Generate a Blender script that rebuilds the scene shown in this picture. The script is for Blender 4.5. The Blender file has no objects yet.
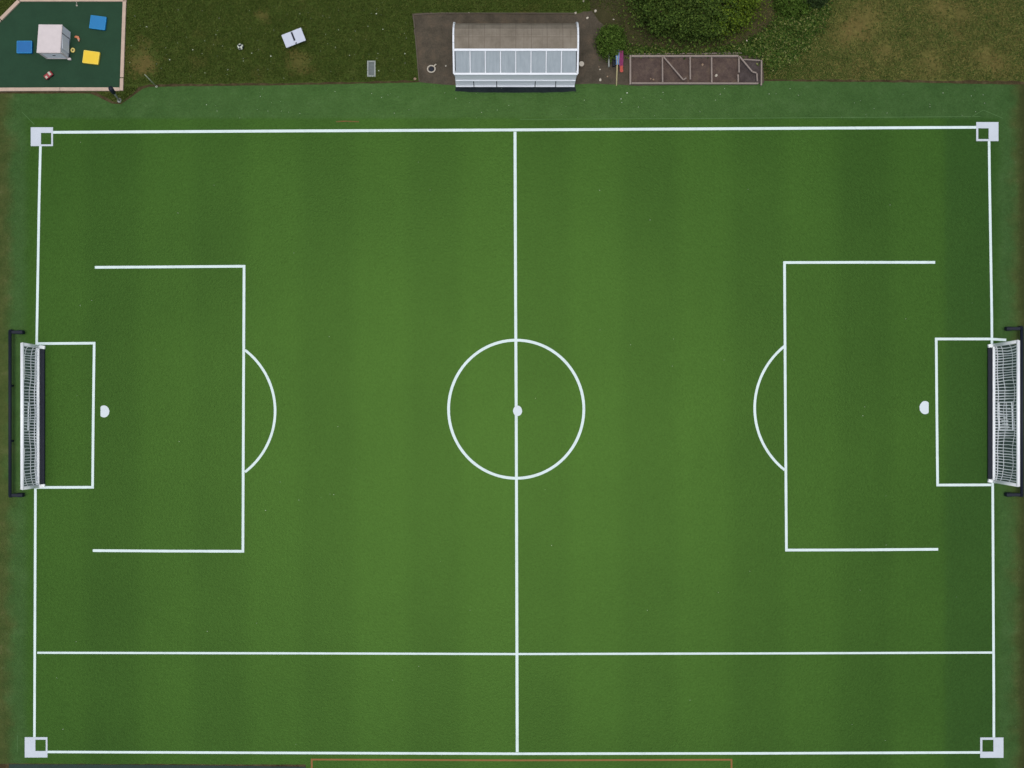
import bpy, bmesh, math, random
import numpy as np
from mathutils import Vector, Matrix

scene = bpy.context.scene
C = scene.collection
R = math.radians
random.seed(7)
H_CAM = 60.0          # drone height; 20 px per metre on the ground


def P(px, py, z=0.0):
    """Pixel of the survey photo -> world point standing at height z."""
    s = (H_CAM - z) / H_CAM / 20.0
    return Vector(((px - 512) * s, (384 - py) * s, z))


def lin(r, g, b, k=1.0):
    f = lambda c: ((c / 255 / 12.92) if c / 255 <= 0.04045 else ((c / 255 + 0.055) / 1.055) ** 2.4) * k
    return (f(r), f(g), f(b), 1.0)


# ------------------------------------------------------------------ materials
class NT:
    def __init__(self, name):
        self.m = bpy.data.materials.new(name)
        self.m.use_nodes = True
        self.nt = self.m.node_tree
        self.b = self.nt.nodes['Principled BSDF']
        self.tc = self.nt.nodes.new('ShaderNodeTexCoord')

    def n(self, t, **kw):
        nd = self.nt.nodes.new(t)
        for k, v in kw.items():
            setattr(nd, k, v)
        return nd

    def l(self, a, b):
        self.nt.links.new(a, b)

    def noise(self, scale, detail=4, rough=0.6, vec=None, dist=0.0):
        nd = self.n('ShaderNodeTexNoise')
        nd.inputs['Scale'].default_value = scale
        nd.inputs['Detail'].default_value = detail
        nd.inputs['Roughness'].default_value = rough
        nd.inputs['Distortion'].default_value = dist
        self.l(vec or self.tc.outputs['Object'], nd.inputs['Vector'])
        return nd.outputs['Fac']

    def ramp(self, fac, stops):
        nd = self.n('ShaderNodeValToRGB')
        e = nd.color_ramp.elements
        while len(e) < len(stops):
            e.new(0.5)
        for el, (p, c) in zip(e, stops):
            el.position = p
            el.color = c if isinstance(c, tuple) else (c, c, c, 1)
        self.l(fac, nd.inputs['Fac'])
        return nd.outputs['Color']

    def mix(self, fac, a, b, mode='MIX'):
        nd = self.n('ShaderNodeMix', data_type='RGBA', blend_type=mode)
        for idx, v in ((0, fac), (6, a), (7, b)):
            if isinstance(v, (int, float, tuple)):
                nd.inputs[idx].default_value = v
            else:
                self.l(v, nd.inputs[idx])
        return nd.outputs[2]

    def math(self, op, a, b=None, c=None):
        nd = self.n('ShaderNodeMath', operation=op)
        for i, v in enumerate((a, b, c)):
            if v is None:
                continue
            if isinstance(v, (int, float)):
                nd.inputs[i].default_value = v
            else:
                self.l(v, nd.inputs[i])
        return nd.outputs[0]

    def xyz(self):
        s = self.n('ShaderNodeSeparateXYZ')
        self.l(self.tc.outputs['Object'], s.inputs[0])
        return s.outputs

    def bump(self, h, strength=0.4, dist=0.02):
        nd = self.n('ShaderNodeBump')
        nd.inputs['Strength'].default_value = strength
        nd.inputs['Distance'].default_value = dist
        self.l(h, nd.inputs['Height'])
        self.l(nd.outputs['Normal'], self.b.inputs['Normal'])

    def out(self, col, rough=0.8, spec=0.3, metal=0.0, tint=None):
        if isinstance(col, tuple):
            self.b.inputs['Base Color'].default_value = col
        else:
            self.l(col, self.b.inputs['Base Color'])
        self.b.inputs['Roughness'].default_value = rough
        self.b.inputs['Specular IOR Level'].default_value = spec
        self.b.inputs['Metallic'].default_value = metal
        if tint:
            self.b.inputs['Specular Tint'].default_value = tint
        return self.m


def mat_plain(name, col, var=0.15, scale=6.0, rough=0.7, spec=0.3, metal=0.0, bump=0.0, fine=40.0):
    """Painted / plastic / timber surface: base colour with weathering blotches and fine grain."""
    t = NT(name)
    a = t.noise(scale, 5)
    g = t.noise(fine, 3)
    k = t.math('MULTIPLY_ADD', t.math('SUBTRACT', a, 0.5), var * 2, 1.0)
    k = t.math('MULTIPLY_ADD', t.math('SUBTRACT', g, 0.5), var * 1.2, k)
    cc = t.n('ShaderNodeCombineColor')
    for i in range(3):
        t.l(k, cc.inputs[i])
    c = t.mix(1.0, col, cc.outputs[0], 'MULTIPLY')
    if bump:
        t.bump(g, bump, 0.01)
    return t.out(c, rough, spec, metal)


GLOSS_R, GLOSS_S = 0.30, 0.225
GRASS_TINT = (0.50, 1.0, 0.19, 1)


def mat_pitch():
    """Artificial turf: yellow-green playing area with faint brushed bands, blue-green run-off border,
    mossy olive margin along the two ends."""
    t = NT('pitch_turf')
    x, y, z = t.xyz()
    big = t.noise(0.16, 3, 0.5)
    mid = t.noise(1.1, 4, 0.6)
    fine = t.noise(6.5, 3, 0.75)
    grain = t.noise(15.0, 2, 0.7)
    # brushed bands running across the pitch, edges wandering a little
    xx = t.math('MULTIPLY_ADD', t.math('SUBTRACT', mid, 0.5), 0.35, x)
    s = t.math('SINE', t.math('MULTIPLY_ADD', xx, -2 * math.pi / 5.367, 2 * math.pi * 21.65 / 5.367))
    s = t.math('MULTIPLY', s, 2.2)
    s = t.math('MINIMUM', t.math('MAXIMUM', s, -1.0), 1.0)
    fac = t.math('MULTIPLY_ADD', s, 0.18, 0.5)
    fac = t.math('MULTIPLY_ADD', t.math('SUBTRACT', big, 0.5), 1.0, fac)
    play = t.ramp(fac, [(0.0, lin(39, 66, 27)), (1.0, lin(53, 84, 33))])
    es = t.n('ShaderNodeMapRange', interpolation_type='SMOOTHSTEP')     # darker green strip at the east end
    es.inputs[1].default_value, es.inputs[2].default_value = 21.45, 21.85
    t.l(xx, es.inputs[0])
    play = t.mix(t.math('MULTIPLY', es.outputs[0], 0.35), play, lin(34, 62, 32))
    run = t.ramp(mid, [(0.25, lin(46, 72, 38)), (0.55, lin(53, 79, 43)), (0.8, lin(61, 85, 50))])
    # border mask
    wob = t.math('MULTIPLY', t.math('SUBTRACT', t.noise(0.8, 3), 0.5), 0.5)
    ax = t.math('ADD', t.math('ABSOLUTE', x), wob)
    mx = t.n('ShaderNodeMapRange', interpolation_type='SMOOTHSTEP')
    mx.inputs[1].default_value, mx.inputs[2].default_value = 24.0, 24.6
    t.l(ax, mx.inputs[0])
    my = t.n('ShaderNodeMapRange', interpolation_type='SMOOTHSTEP')
    my.inputs[1].default_value, my.inputs[2].default_value = 13.15, 13.4
    t.l(t.math('MULTIPLY_ADD', wob, 0.2, y), my.inputs[0])
    m = t.math('MAXIMUM', mx.outputs[0], my.outputs[0])
    c = t.mix(m, play, run)
    # mossy / muddy margin beyond the ends
    mm = t.n('ShaderNodeMapRange', interpolation_type='SMOOTHSTEP')
    mm.inputs[1].default_value, mm.inputs[2].default_value = 24.7, 25.5
    t.l(t.math('MULTIPLY_ADD', wob, 1.6, ax), mm.inputs[0])
    olive = t.ramp(mid, [(0.3, lin(50, 60, 32)), (0.6, lin(66, 70, 40)), (0.8, lin(88, 84, 58))])
    c = t.mix(mm.outputs[0], c, olive)
    ed = t.n('ShaderNodeMapRange', interpolation_type='SMOOTHSTEP')
    ed.inputs[1].default_value, ed.inputs[2].default_value = 25.15, 25.6
    t.l(t.math('MULTIPLY_ADD', wob, 0.8, x), ed.inputs[0])
    c = t.mix(t.math('MULTIPLY', ed.outputs[0], 0.7), c, lin(42, 38, 26))
    # sand infill showing in worn flecks on the run-off
    fl = t.ramp(t.noise(3.4, 6, 0.75), [(0.60, 0.0), (0.72, 1.0)])
    fl = t.math('MULTIPLY', t.math('MULTIPLY', fl, m), 0.22)
    c = t.mix(fl, c, lin(108, 124, 96))
    # grain
    k = t.math('MULTIPLY_ADD', t.math('SUBTRACT', fine, 0.5), 0.66, 1.0)
    k = t.math('MULTIPLY_ADD', t.math('SUBTRACT', grain, 0.5), 0.75, k)
    k = t.math('MULTIPLY_ADD', t.math('SUBTRACT', mid, 0.5), 0.14, k)
    cc = t.n('ShaderNodeCombineColor')
    for i in range(3):
        t.l(k, cc.inputs[i])
    c = t.mix(1.0, c, cc.outputs[0], 'MULTIPLY')
    t.bump(t.noise(10.0, 3, 0.7), 0.35, 0.02)
    return t.out(c, GLOSS_R, GLOSS_S, tint=GRASS_TINT)


BARE = [(P(x, y).x, P(x, y).y, r) for x, y, r in ((140, 58, 1.2), (146, 66, 0.8), (299, 62, 0.9), (262, 16, 0.5),
        (866, 18, 1.5), (843, 36, 1.0), (856, 30, 0.9), (884, 52, 0.8), (940, 8, 1.1), (962, 14, 0.8), (985, 58, 1.0), (930, 64, 1.1), (1000, 66, 0.8))]


def mat_meadow():
    """Rough grass: dark olive west of the shelter, drier and browner to the east, bare tan patches."""
    t = NT('rough_grass')
    x, y, z = t.xyz()
    big = t.noise(0.33, 4, 0.55)
    mid = t.noise(1.3, 5, 0.65)
    fine = t.noise(7.0, 4, 0.75)
    west = t.ramp(mid, [(0.30, lin(52, 65, 27)), (0.55, lin(62, 75, 32)), (0.78, lin(76, 84, 42))])
    east = t.ramp(mid, [(0.30, lin(58, 76, 32)), (0.50, lin(82, 86, 44)), (0.72, lin(116, 106, 60))])
    e = t.n('ShaderNodeMapRange', interpolation_type='SMOOTHSTEP')
    e.inputs[1].default_value, e.inputs[2].default_value = 13.0, 18.0
    t.l(t.math('MULTIPLY_ADD', t.math('SUBTRACT', big, 0.5), 9.0, x), e.inputs[0])
    c = t.mix(e.outputs[0], west, east)
    bare = t.ramp(t.noise(0.42, 3, 0.5), [(0.62, 0.0), (0.74, 1.0)])
    c = t.mix(t.math('MULTIPLY', bare, 0.55), c, lin(92, 78, 46))
    for (bx, by, rr) in BARE:      # worn tan patches in the turf
        d = t.n('ShaderNodeVectorMath', operation='DISTANCE')
        t.l(t.tc.outputs['Object'], d.inputs[0])
        d.inputs[1].default_value = (bx, by, 0)
        dd = t.math('MULTIPLY_ADD', t.math('SUBTRACT', mid, 0.5), rr * 3.0, d.outputs['Value'])
        mr = t.n('ShaderNodeMapRange', interpolation_type='SMOOTHSTEP')
        mr.inputs[1].default_value, mr.inputs[2].default_value = rr, rr * 0.3
        t.l(dd, mr.inputs[0])
        c = t.mix(t.math('MULTIPLY', mr.outputs[0], 0.42), c, lin(104, 86, 52))
    k = t.math('MULTIPLY_ADD', t.math('SUBTRACT', fine, 0.5), 1.1, 1.0)
    k = t.math('MULTIPLY_ADD', t.math('SUBTRACT', t.noise(22.0, 2), 0.5), 0.7, k)
    cc = t.n('ShaderNodeCombineColor')
    for i in range(3):
        t.l(k, cc.inputs[i])
    c = t.mix(1.0, c, cc.outputs[0], 'MULTIPLY')
    t.bump(fine, 0.5, 0.05)
    return t.out(c, 0.6, 0.1, tint=GRASS_TINT)


def mat_soil(name, stops, fleck=None, scale=1.6):
    t = NT(name)
    a = t.noise(scale, 6, 0.7)
    f = t.noise(14.0, 4, 0.75)
    c = t.ramp(a, stops)
    k = t.math('MULTIPLY_ADD', t.math('SUBTRACT', f, 0.5), 1.0, 1.0)
    cc = t.n('ShaderNodeCombineColor')
    for i in range(3):
        t.l(k, cc.inputs[i])
    c = t.mix(1.0, c, cc.outputs[0], 'MULTIPLY')
    if fleck:
        m = t.ramp(t.noise(11.0, 5, 0.8), [(0.64, 0.0), (0.70, 1.0)])
        c = t.mix(t.math('MULTIPLY', m, 0.6), c, fleck)
    t.bump(f, 0.6, 0.03)
    return t.out(c, 0.9, 0.1)


def mat_line(name, col, wear=0.25):
    """Line paint on turf: blades show through in a fine broken grain."""
    t = NT(name)
    f = t.noise(30.0, 3, 0.7)
    w = t.noise(2.2, 5, 0.7)
    m = t.ramp(t.math('MULTIPLY_ADD', w, 0.5, t.math('MULTIPLY', f, 0.5)), [(0.52, 0.0), (0.75, wear * 2)])
    c = t.mix(m, col, lin(120, 150, 110))
    k = t.math('MULTIPLY_ADD', t.math('SUBTRACT', t.noise(0.7, 3), 0.5), 0.16, 1.0)
    cc = t.n('ShaderNodeCombineColor')
    for i in range(3):
        t.l(k, cc.inputs[i])
    c = t.mix(1.0, c, cc.outputs[0], 'MULTIPLY')
    t.bump(f, 0.3, 0.01)
    return t.out(c, 0.8, 0.15)


def mat_leaf(name, stops):
    """Leaves: each leaf (mesh island) takes its own green."""
    t = NT(name)
    g = t.n('ShaderNodeNewGeometry')
    c = t.ramp(g.outputs['Random Per Island'], stops)
    b = t.noise(1.7, 4, 0.6)
    k = t.math('MULTIPLY_ADD', t.math('SUBTRACT', b, 0.5), 1.1, 1.0)
    cc = t.n('ShaderNodeCombineColor')
    for i in range(3):
        t.l(k, cc.inputs[i])
    c = t.mix(1.0, c, cc.outputs[0], 'MULTIPLY')
    return t.out(c, 0.5, 0.25, tint=GRASS_TINT)


def mat_roof():
    """Sun-faded tan sheeting: fine ribs, lichen blotches and a lap seam every panel."""
    t = NT('tan_roof_sheet')
    a = t.noise(1.4, 6, 0.7)
    c = t.ramp(a, [(0.25, lin(108, 100, 87)), (0.5, lin(126, 117, 103)), (0.78, lin(138, 130, 116))])
    x, y, z = t.xyz()
    d = t.math('ABSOLUTE', t.math('SUBTRACT', t.math('FRACT', t.math('DIVIDE', t.math('ADD', x, 3.003), 0.7508)), 0.5))
    seam = t.ramp(d, [(0.465, 0.0), (0.478, 1.0)])
    lap = t.ramp(t.math('ABSOLUTE', t.math('SUBTRACT', y, 1.62)), [(0.02, 1.0), (0.035, 0.0)])
    seam = t.math('MAXIMUM', seam, t.math('MULTIPLY', lap, 0.7))
    c = t.mix(t.math('MULTIPLY', seam, 0.38), c, lin(84, 74, 64))
    st = t.n('ShaderNodeMapping')
    st.inputs['Scale'].default_value = (9, 0.5, 0.5)
    t.l(t.tc.outputs['Object'], st.inputs['Vector'])
    streak = t.ramp(t.noise(1.0, 5, 0.7, st.outputs[0]), [(0.5, 0.0), (0.8, 0.5)])
    c = t.mix(streak, c, lin(92, 84, 70))
    rib = t.math('SINE', t.math('MULTIPLY', y, 60.0))
    t.bump(rib, 0.15, 0.01)
    return t.out(c, 0.75, 0.25)


def mat_poly():
    """Grey-blue twin-wall polycarbonate roof glazing with dusty streaks."""
    t = NT('grey_polycarbonate')
    x, y, z = t.xyz()
    st = t.n('ShaderNodeMapping')
    st.inputs['Scale'].default_value = (6, 1, 1)
    t.l(t.tc.outputs['Object'], st.inputs['Vector'])
    a = t.noise(1.2, 5, 0.7, st.outputs[0])
    c = t.ramp(a, [(0.3, lin(140, 150, 155)), (0.6, lin(153, 163, 168)), (0.8, lin(168, 177, 181))])
    g = t.math('SINE', t.math('MULTIPLY', x, 110.0))
    t.bump(g, 0.1, 0.005)
    return t.out(c, 0.45, 0.3)


M = {}
M['pitch'] = mat_pitch()
M['meadow'] = mat_meadow()
M['soil'] = mat_soil('bare_soil', [(0.25, lin(62, 57, 47)), (0.5, lin(80, 73, 62)), (0.8, lin(102, 88, 72))], lin(128, 116, 104))
M['edge_soil'] = mat_soil('edge_soil', [(0.25, lin(46, 40, 24)), (0.5, lin(70, 60, 40)), (0.8, lin(96, 88, 62))], scale=2.6)
M['mulch'] = mat_soil('leaf_mulch', [(0.25, lin(48, 49, 28)), (0.5, lin(62, 60, 37)), (0.8, lin(78, 72, 48))], lin(92, 82, 60))
M['track'] = mat_soil('trodden_track', [(0.25, lin(56, 55, 33)), (0.5, lin(69, 65, 41)), (0.8, lin(84, 76, 52))])
M['bed_soil'] = mat_soil('bed_soil', [(0.25, lin(64, 54, 51)), (0.5, lin(86, 73, 67)), (0.8, lin(106, 92, 78))], lin(120, 100, 84), 2.2)
M['mesh_grey'] = mat_soil('grey_membrane', [(0.25, lin(58, 51, 49)), (0.55, lin(76, 68, 66)), (0.8, lin(88, 82, 80))])
M['play'] = mat_plain('play_surface', lin(37, 66, 46), 0.22, 1.2, 0.85, 0.2, bump=0.3, fine=18)
M['kerb'] = mat_plain('edging_timber', lin(188, 166, 148), 0.2, 3.0, 0.8, 0.2, fine=22)
M['line'] = mat_line('white_line', lin(214, 229, 227))
M['lilac'] = mat_line('lilac_white', lin(196, 203, 211), 0.12)
M['spot'] = mat_line('spot_paint', lin(210, 219, 222), 0.12)
M['foot_shade'] = mat_soil('painted_shade', [(0.3, lin(26, 33, 36)), (0.55, lin(36, 44, 46)), (0.8, lin(48, 58, 52))])
M['orange_line'] = mat_line('faded_orange_line', lin(138, 96, 58), 0.2)
M['pale_line'] = mat_line('old_pale_line', lin(74, 106, 60), 0.2)
M['rust'] = mat_soil('rust_stain', [(0.3, lin(70, 92, 48)), (0.55, lin(112, 88, 52)), (0.8, lin(130, 84, 54))])
M['white'] = mat_plain('white_metal', lin(226, 230, 234), 0.07, 3.0, 0.45, 0.4)
M['cool_white'] = mat_plain('cool_white_board', lin(238, 241, 245), 0.07, 2.0, 0.5, 0.35)
M['goal_white'] = mat_plain('goal_white', lin(240, 243, 243), 0.06, 4.0, 0.4, 0.4)
M['net'] = mat_plain('net_cord', lin(242, 245, 244), 0.1, 5.0, 0.8, 0.2)
M['dark'] = mat_plain('navy_black', lin(24, 30, 42), 0.25, 3.0, 0.6, 0.25)
M['mat_black'] = mat_plain('black_rubber', lin(46, 62, 56), 0.25, 4.0, 0.85, 0.15)
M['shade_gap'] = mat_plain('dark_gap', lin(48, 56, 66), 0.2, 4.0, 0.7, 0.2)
M['roof'] = mat_roof()
M['poly'] = mat_poly()
M['play_white'] = mat_plain('playhouse_shell', lin(205, 195, 193), 0.10, 4.0, 0.6, 0.3)
M['play_wall'] = mat_plain('playhouse_wall', lin(226, 230, 236), 0.10, 4.0, 0.6, 0.3)
M['blue'] = mat_plain('blue_vinyl', lin(10, 114, 170), 0.10, 4.0, 0.5, 0.35)
M['blue_deep'] = mat_plain('deep_blue_vinyl', lin(10, 98, 160), 0.12, 4.0, 0.5, 0.35)
M['yellow'] = mat_plain('yellow_vinyl', lin(230, 194, 46), 0.08, 4.0, 0.5, 0.35)
M['blue_rim'] = mat_plain('blue_piping', lin(40, 136, 190), 0.08, 4.0, 0.5, 0.35)
M['yellow_rim'] = mat_plain('yellow_piping', lin(238, 212, 90), 0.08, 4.0, 0.5, 0.35)
M['orange'] = mat_plain('orange_plastic', lin(206, 128, 92), 0.1, 6.0, 0.4, 0.4)
M['cream'] = mat_plain('cream_plastic', lin(216, 196, 110), 0.1, 6.0, 0.4, 0.4)
M['red'] = mat_plain('red_plastic', lin(146, 42, 48), 0.1, 6.0, 0.4, 0.4)
M['grey'] = mat_plain('grey_steel', lin(140, 146, 140), 0.15, 5.0, 0.5, 0.4)
M['pale_pole'] = mat_plain('pale_pole', lin(160, 168, 148), 0.15, 5.0, 0.5, 0.4)
M['grate'] = mat_plain('grate_grey', lin(112, 120, 118), 0.25, 6.0, 0.7, 0.3)
M['timber'] = mat_plain('weathered_timber', lin(142, 130, 121), 0.25, 4.0, 0.85, 0.2, fine=25)
M['grey_board'] = mat_plain('grey_board', lin(92, 84, 74), 0.3, 4.0, 0.9, 0.15)
M['table_top'] = mat_plain('table_top', lin(190, 196, 208), 0.1, 4.0, 0.5, 0.3)
M['stone'] = mat_plain('pale_stone', lin(188, 180, 164), 0.25, 9.0, 0.85, 0.2)
M['tan_stone'] = mat_plain('tan_stone', lin(150, 128, 106), 0.25, 9.0, 0.85, 0.2)
M['petal'] = mat_plain('white_petal', lin(200, 205, 190), 0.2, 9.0, 0.8, 0.2)
M['bark'] = mat_plain('bark', lin(82, 68, 54), 0.35, 5.0, 0.9, 0.15, bump=0.6)
M['flag_blue'] = mat_plain('flag_blue', lin(112, 142, 176), 0.15, 5.0, 0.8, 0.2)
M['flag_pink'] = mat_plain('flag_magenta', lin(132, 58, 98), 0.15, 5.0, 0.8, 0.2)
M['flag_red'] = mat_plain('flag_coral', lin(188, 92, 80), 0.15, 5.0, 0.8, 0.2)
M['flag_pole'] = mat_plain('yellowed_pole', lin(176, 166, 124), 0.15, 5.0, 0.7, 0.2)
M['leaf_tree'] = mat_leaf('tree_leaf', [(0.0, lin(47, 61, 27)), (0.45, lin(59, 77, 32)), (0.8, lin(72, 90, 37)), (1.0, lin(90, 104, 48))])
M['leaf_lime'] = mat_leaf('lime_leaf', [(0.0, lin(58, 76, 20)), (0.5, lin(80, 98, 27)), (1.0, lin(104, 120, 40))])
M['leaf_shrub'] = mat_leaf('shrub_leaf', [(0.0, lin(44, 62, 22)), (0.5, lin(60, 82, 29)), (1.0, lin(88, 108, 48))])
M['leaf_cover'] = mat_leaf('cover_leaf', [(0.0, lin(36, 58, 20)), (0.5, lin(58, 78, 32)), (0.85, lin(86, 96, 44)), (1.0, lin(128, 128, 82))])
M['leaf_dark'] = mat_leaf('dark_leaf', [(0.0, lin(30, 40, 26)), (0.6, lin(42, 54, 32)), (1.0, lin(58, 74, 40))])
M['blade_w'] = mat_leaf('grass_blade_dark', [(0.0, lin(53, 65, 25)), (0.6, lin(66, 78, 31)), (1.0, lin(94, 99, 50))])
M['blade_e'] = mat_leaf('grass_blade_dry', [(0.0, lin(60, 80, 34)), (0.5, lin(86, 92, 48)), (1.0, lin(130, 120, 70))])


# ------------------------------------------------------------------ helpers
def link(o, parent=None):
    C.objects.link(o)
    if parent is not None:
        o.parent = parent
    return o


def props(o, label=None, cat=None, group=None, kind=None):
    for k, v in (('label', label), ('category', cat), ('group', group), ('kind', kind)):
        if v:
            o[k] = v
    return o


def thing(name, label, cat, loc=(0, 0, 0), rz=0.0, group=None):
    o = link(bpy.data.objects.new(name, None))
    o.empty_display_size = 0.2
    o.location = loc
    o.rotation_euler = (0, 0, rz)
    return props(o, label, cat, group)


class MB:
    def __init__(self):
        self.bm = bmesh.new()

    def box(self, c, s, rot=None, bev=0.0):
        """centre, full size, optional Matrix rotation"""
        m = Matrix.Translation(Vector(c))
        if rot is not None:
            m = m @ rot.to_4x4()
        m = m @ Matrix.Diagonal((s[0], s[1], s[2], 1))
        r = bmesh.ops.create_cube(self.bm, size=1.0, matrix=m)
        if bev:
            es = list({e for v in r['verts'] for e in v.link_edges})
            bmesh.ops.bevel(self.bm, geom=es, offset=bev, segments=2, profile=0.5, affect='EDGES')
        return self

    def bar(self, a, b, w, h=None, bev=0.0):
        """box beam from a to b"""
        a, b = Vector(a), Vector(b)
        d = b - a
        q = d.to_track_quat('X', 'Z').to_matrix()
        return self.box((a + b) / 2, (d.length, w, h or w), q, bev)

    def tube(self, pts, r, seg=10, cap=True):
        pts = [Vector(p) for p in pts]
        rr = r if isinstance(r, (list, tuple)) else [r] * len(pts)
        rings = []
        for i, p in enumerate(pts):
            d = (pts[min(i + 1, len(pts) - 1)] - pts[max(i - 1, 0)]).normalized()
            u = d.orthogonal().normalized() if abs(d.z) > 0.95 else d.cross(Vector((0, 0, 1))).normalized()
            v = d.cross(u)
            rings.append([self.bm.verts.new(p + (u * math.cos(t) + v * math.sin(t)) * rr[i])
                          for t in [2 * math.pi * k / seg for k in range(seg)]])
        for a, b in zip(rings, rings[1:]):
            for k in range(seg):
                self.bm.faces.new((a[k], a[(k + 1) % seg], b[(k + 1) % seg], b[k]))
        if cap:
            self.bm.faces.new(rings[0][::-1])
            self.bm.faces.new(rings[-1])
        return self

    def poly(self, pts):
        self.bm.faces.new([self.bm.verts.new(Vector(p)) for p in pts])
        return self

    def prism(self, pts, z0, z1):
        lo = [self.bm.verts.new((p[0], p[1], z0)) for p in pts]
        hi = [self.bm.verts.new((p[0], p[1], z1)) for p in pts]
        n = len(pts)
        self.bm.faces.new(hi)
        self.bm.faces.new(lo[::-1])
        for i in range(n):
            self.bm.faces.new((lo[i], lo[(i + 1) % n], hi[(i + 1) % n], hi[i]))
        return self

    def ball(self, c, r, sub=2, sq=(1, 1, 1), jit=0.0):
        m = Matrix.Translation(Vector(c)) @ Matrix.Diagonal((sq[0], sq[1], sq[2], 1))
        res = bmesh.ops.create_icosphere(self.bm, subdivisions=sub, radius=r, matrix=m)
        if jit:
            for v in res['verts']:
                v.co += Vector([random.uniform(-jit, jit) for _ in range(3)])
        return self

    def build(self, name, mat, parent=None, smooth=False):
        bmesh.ops.recalc_face_normals(self.bm, faces=self.bm.faces)
        me = bpy.data.meshes.new(name)
        self.bm.to_mesh(me)
        self.bm.free()
        me.materials.append(mat)
        if smooth:
            for p in me.polygons:
                p.use_smooth = True
        return link(bpy.data.objects.new(name, me), parent)


def flat(pts, z, step=0.5, jit=0.0, close=True):
    """polygon outline, subdivided and made uneven"""
    out = []
    n = len(pts)
    for i in range(n):
        a, b = Vector(pts[i][:2]), Vector(pts[(i + 1) % n][:2])
        k = max(1, int((b - a).length / step)) if jit else 1
        for j in range(k):
            p = a.lerp(b, j / k)
            out.append((p.x + random.uniform(-jit, jit), p.y + random.uniform(-jit, jit), z))
    return out


def sheet(name, pts, z, mat, label, cat, jit=0.0, step=0.4):
    o = MB().poly(flat(pts, z, step, jit)).build(name, mat)
    if o.data.polygons[0].normal.z < 0:
        o.data.flip_normals()
    return props(o, label, cat, kind='structure')


def px(*pp):
    return [P(a, b) for a, b in pp]


# ------------------------------------------------------------------ ground sheets
g = MB().poly([(-700, -700, 0), (700, -700, 0), (700, 700, 0), (-700, 700, 0)]).build('ground', M['meadow'])
props(g, 'rough olive grass ground surrounding the sports pitch', 'ground', kind='structure')

# bare soil strip that edges the turf
sheet('soil_verge', px((-30, 87), (96, 92), (112, 101), (121, 102.5), (133, 94), (139, 87.5), (148, 84.5), (300, 83), (420, 80.3), (640, 81), (764, 79.5),
                       (900, 80.2), (1060, 81.5), (1060, 800), (-30, 800)), 0.004, M['edge_soil'],
      'narrow strip of bare brown soil along the turf edge', 'soil', 0.035, 0.3)
sheet('bare_patch', px((413, 14), (440, 13), (500, 13), (576, 13.5), (592, 11), (599, 15), (603, 22), (612, 27), (616, 37), (627, 45), (640, 54), (764, 56), (764, 88), (419, 88), (416.5, 50)),
      0.008, M['soil'], 'bare brown soil apron around the white shelter', 'soil', 0.05, 0.2)
# mulch bed beneath the big bush, with trodden curve round it
mul = [P(590 + 0, 10), P(584, -40), P(820, -60), P(800, -20), P(786, 14), P(764, 36), P(742, 50), P(700, 57), P(652, 57), P(626, 52), P(606, 30)]
sheet('mulch_bed', mul, 0.012, M['mulch'], 'dark leaf mulch bed around the big bush', 'mulch', 0.05, 0.3)
trk = []
for k in range(15):
    a = R(-112 + k * 122 / 14)
    trk.append(P(694 + 98 * math.cos(a), -22 - 73 * math.sin(a)))
for k in range(14, -1, -1):
    a = R(-112 + k * 122 / 14)
    trk.append(P(694 + 74 * math.cos(a), -22 - 56 * math.sin(a)))
sheet('curved_track', trk, 0.016, M['track'], 'curved trodden earth track round the big bush', 'path', 0.09, 0.22)

turf = px((-40, 93), (3, 93.5), (90, 93.5), (98, 97), (112, 103.5), (121, 104.5), (131, 97.5), (143, 89), (150, 86.8), (300, 85), (420, 82.5), (446, 85), (600, 84),
          (640, 86), (764, 83), (764, 81), (900, 82.5), (1016, 84.5), (1070, 84.5), (1070, 800), (307, 800), (306, 764.4), (9, 763.5), (-40, 764))
sheet('pitch', turf, 0.020, M['pitch'], 'green artificial turf football pitch seen from above', 'pitch', 0.015, 0.3)
sheet('drain_channel', px((9, 764.2), (150, 764.8), (306, 766.6), (306, 774), (9, 774)), 0.014, M['mat_black'],
      'dark drain channel along the lower left pitch edge', 'drain', 0.01, 0.5)

sheet('shade_strip', px((456, 84), (575, 84), (576, 91.6), (540, 92.8), (480, 92.5), (455, 91.4)), 0.026, M['foot_shade'],  # dark sheet painting the shelter's front shade onto the ground
      'narrow dark strip of painted shade along the front foot of the shelter', 'drain', 0.012, 0.15)

# ------------------------------------------------------------------ pitch markings
ZL = 0.024


def strip(pts, w, z):
    """flat ribbon of width w (m) along pts"""
    mb = MB()
    pts = [Vector((p[0], p[1], z)) for p in pts]
    prev = None
    for i, p in enumerate(pts):
        d0 = (p - pts[i - 1]).normalized() if i else (pts[1] - p).normalized()
        d1 = (pts[i + 1] - p).normalized() if i < len(pts) - 1 else d0
        t = (d0 + d1).normalized()
        nrm = Vector((-t.y, t.x, 0)) / max(0.3, t.dot(d1))
        ww = w * random.uniform(0.97, 1.03) / 2
        a, b = mb.bm.verts.new(p + nrm * ww), mb.bm.verts.new(p - nrm * ww)
        if prev:
            mb.bm.faces.new((prev[1], b, a, prev[0]))
        prev = (a, b)
    return mb


def dense(pp, n=14):
    out = []
    for a, b in zip(pp, pp[1:]):
        for j in range(n):
            out.append((a[0] + (b[0] - a[0]) * j / n, a[1] + (b[1] - a[1]) * j / n))
    return out + [pp[-1]]


def marking(name, pp, w, z, label, mat='line', sub=14):
    pts = [P(*q) for q in (dense(pp, sub) if sub else pp)]
    o = strip(pts, w * 0.75 / 20.0, z).build(name, M[mat])
    return props(o, label, 'line', kind='structure')


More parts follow.
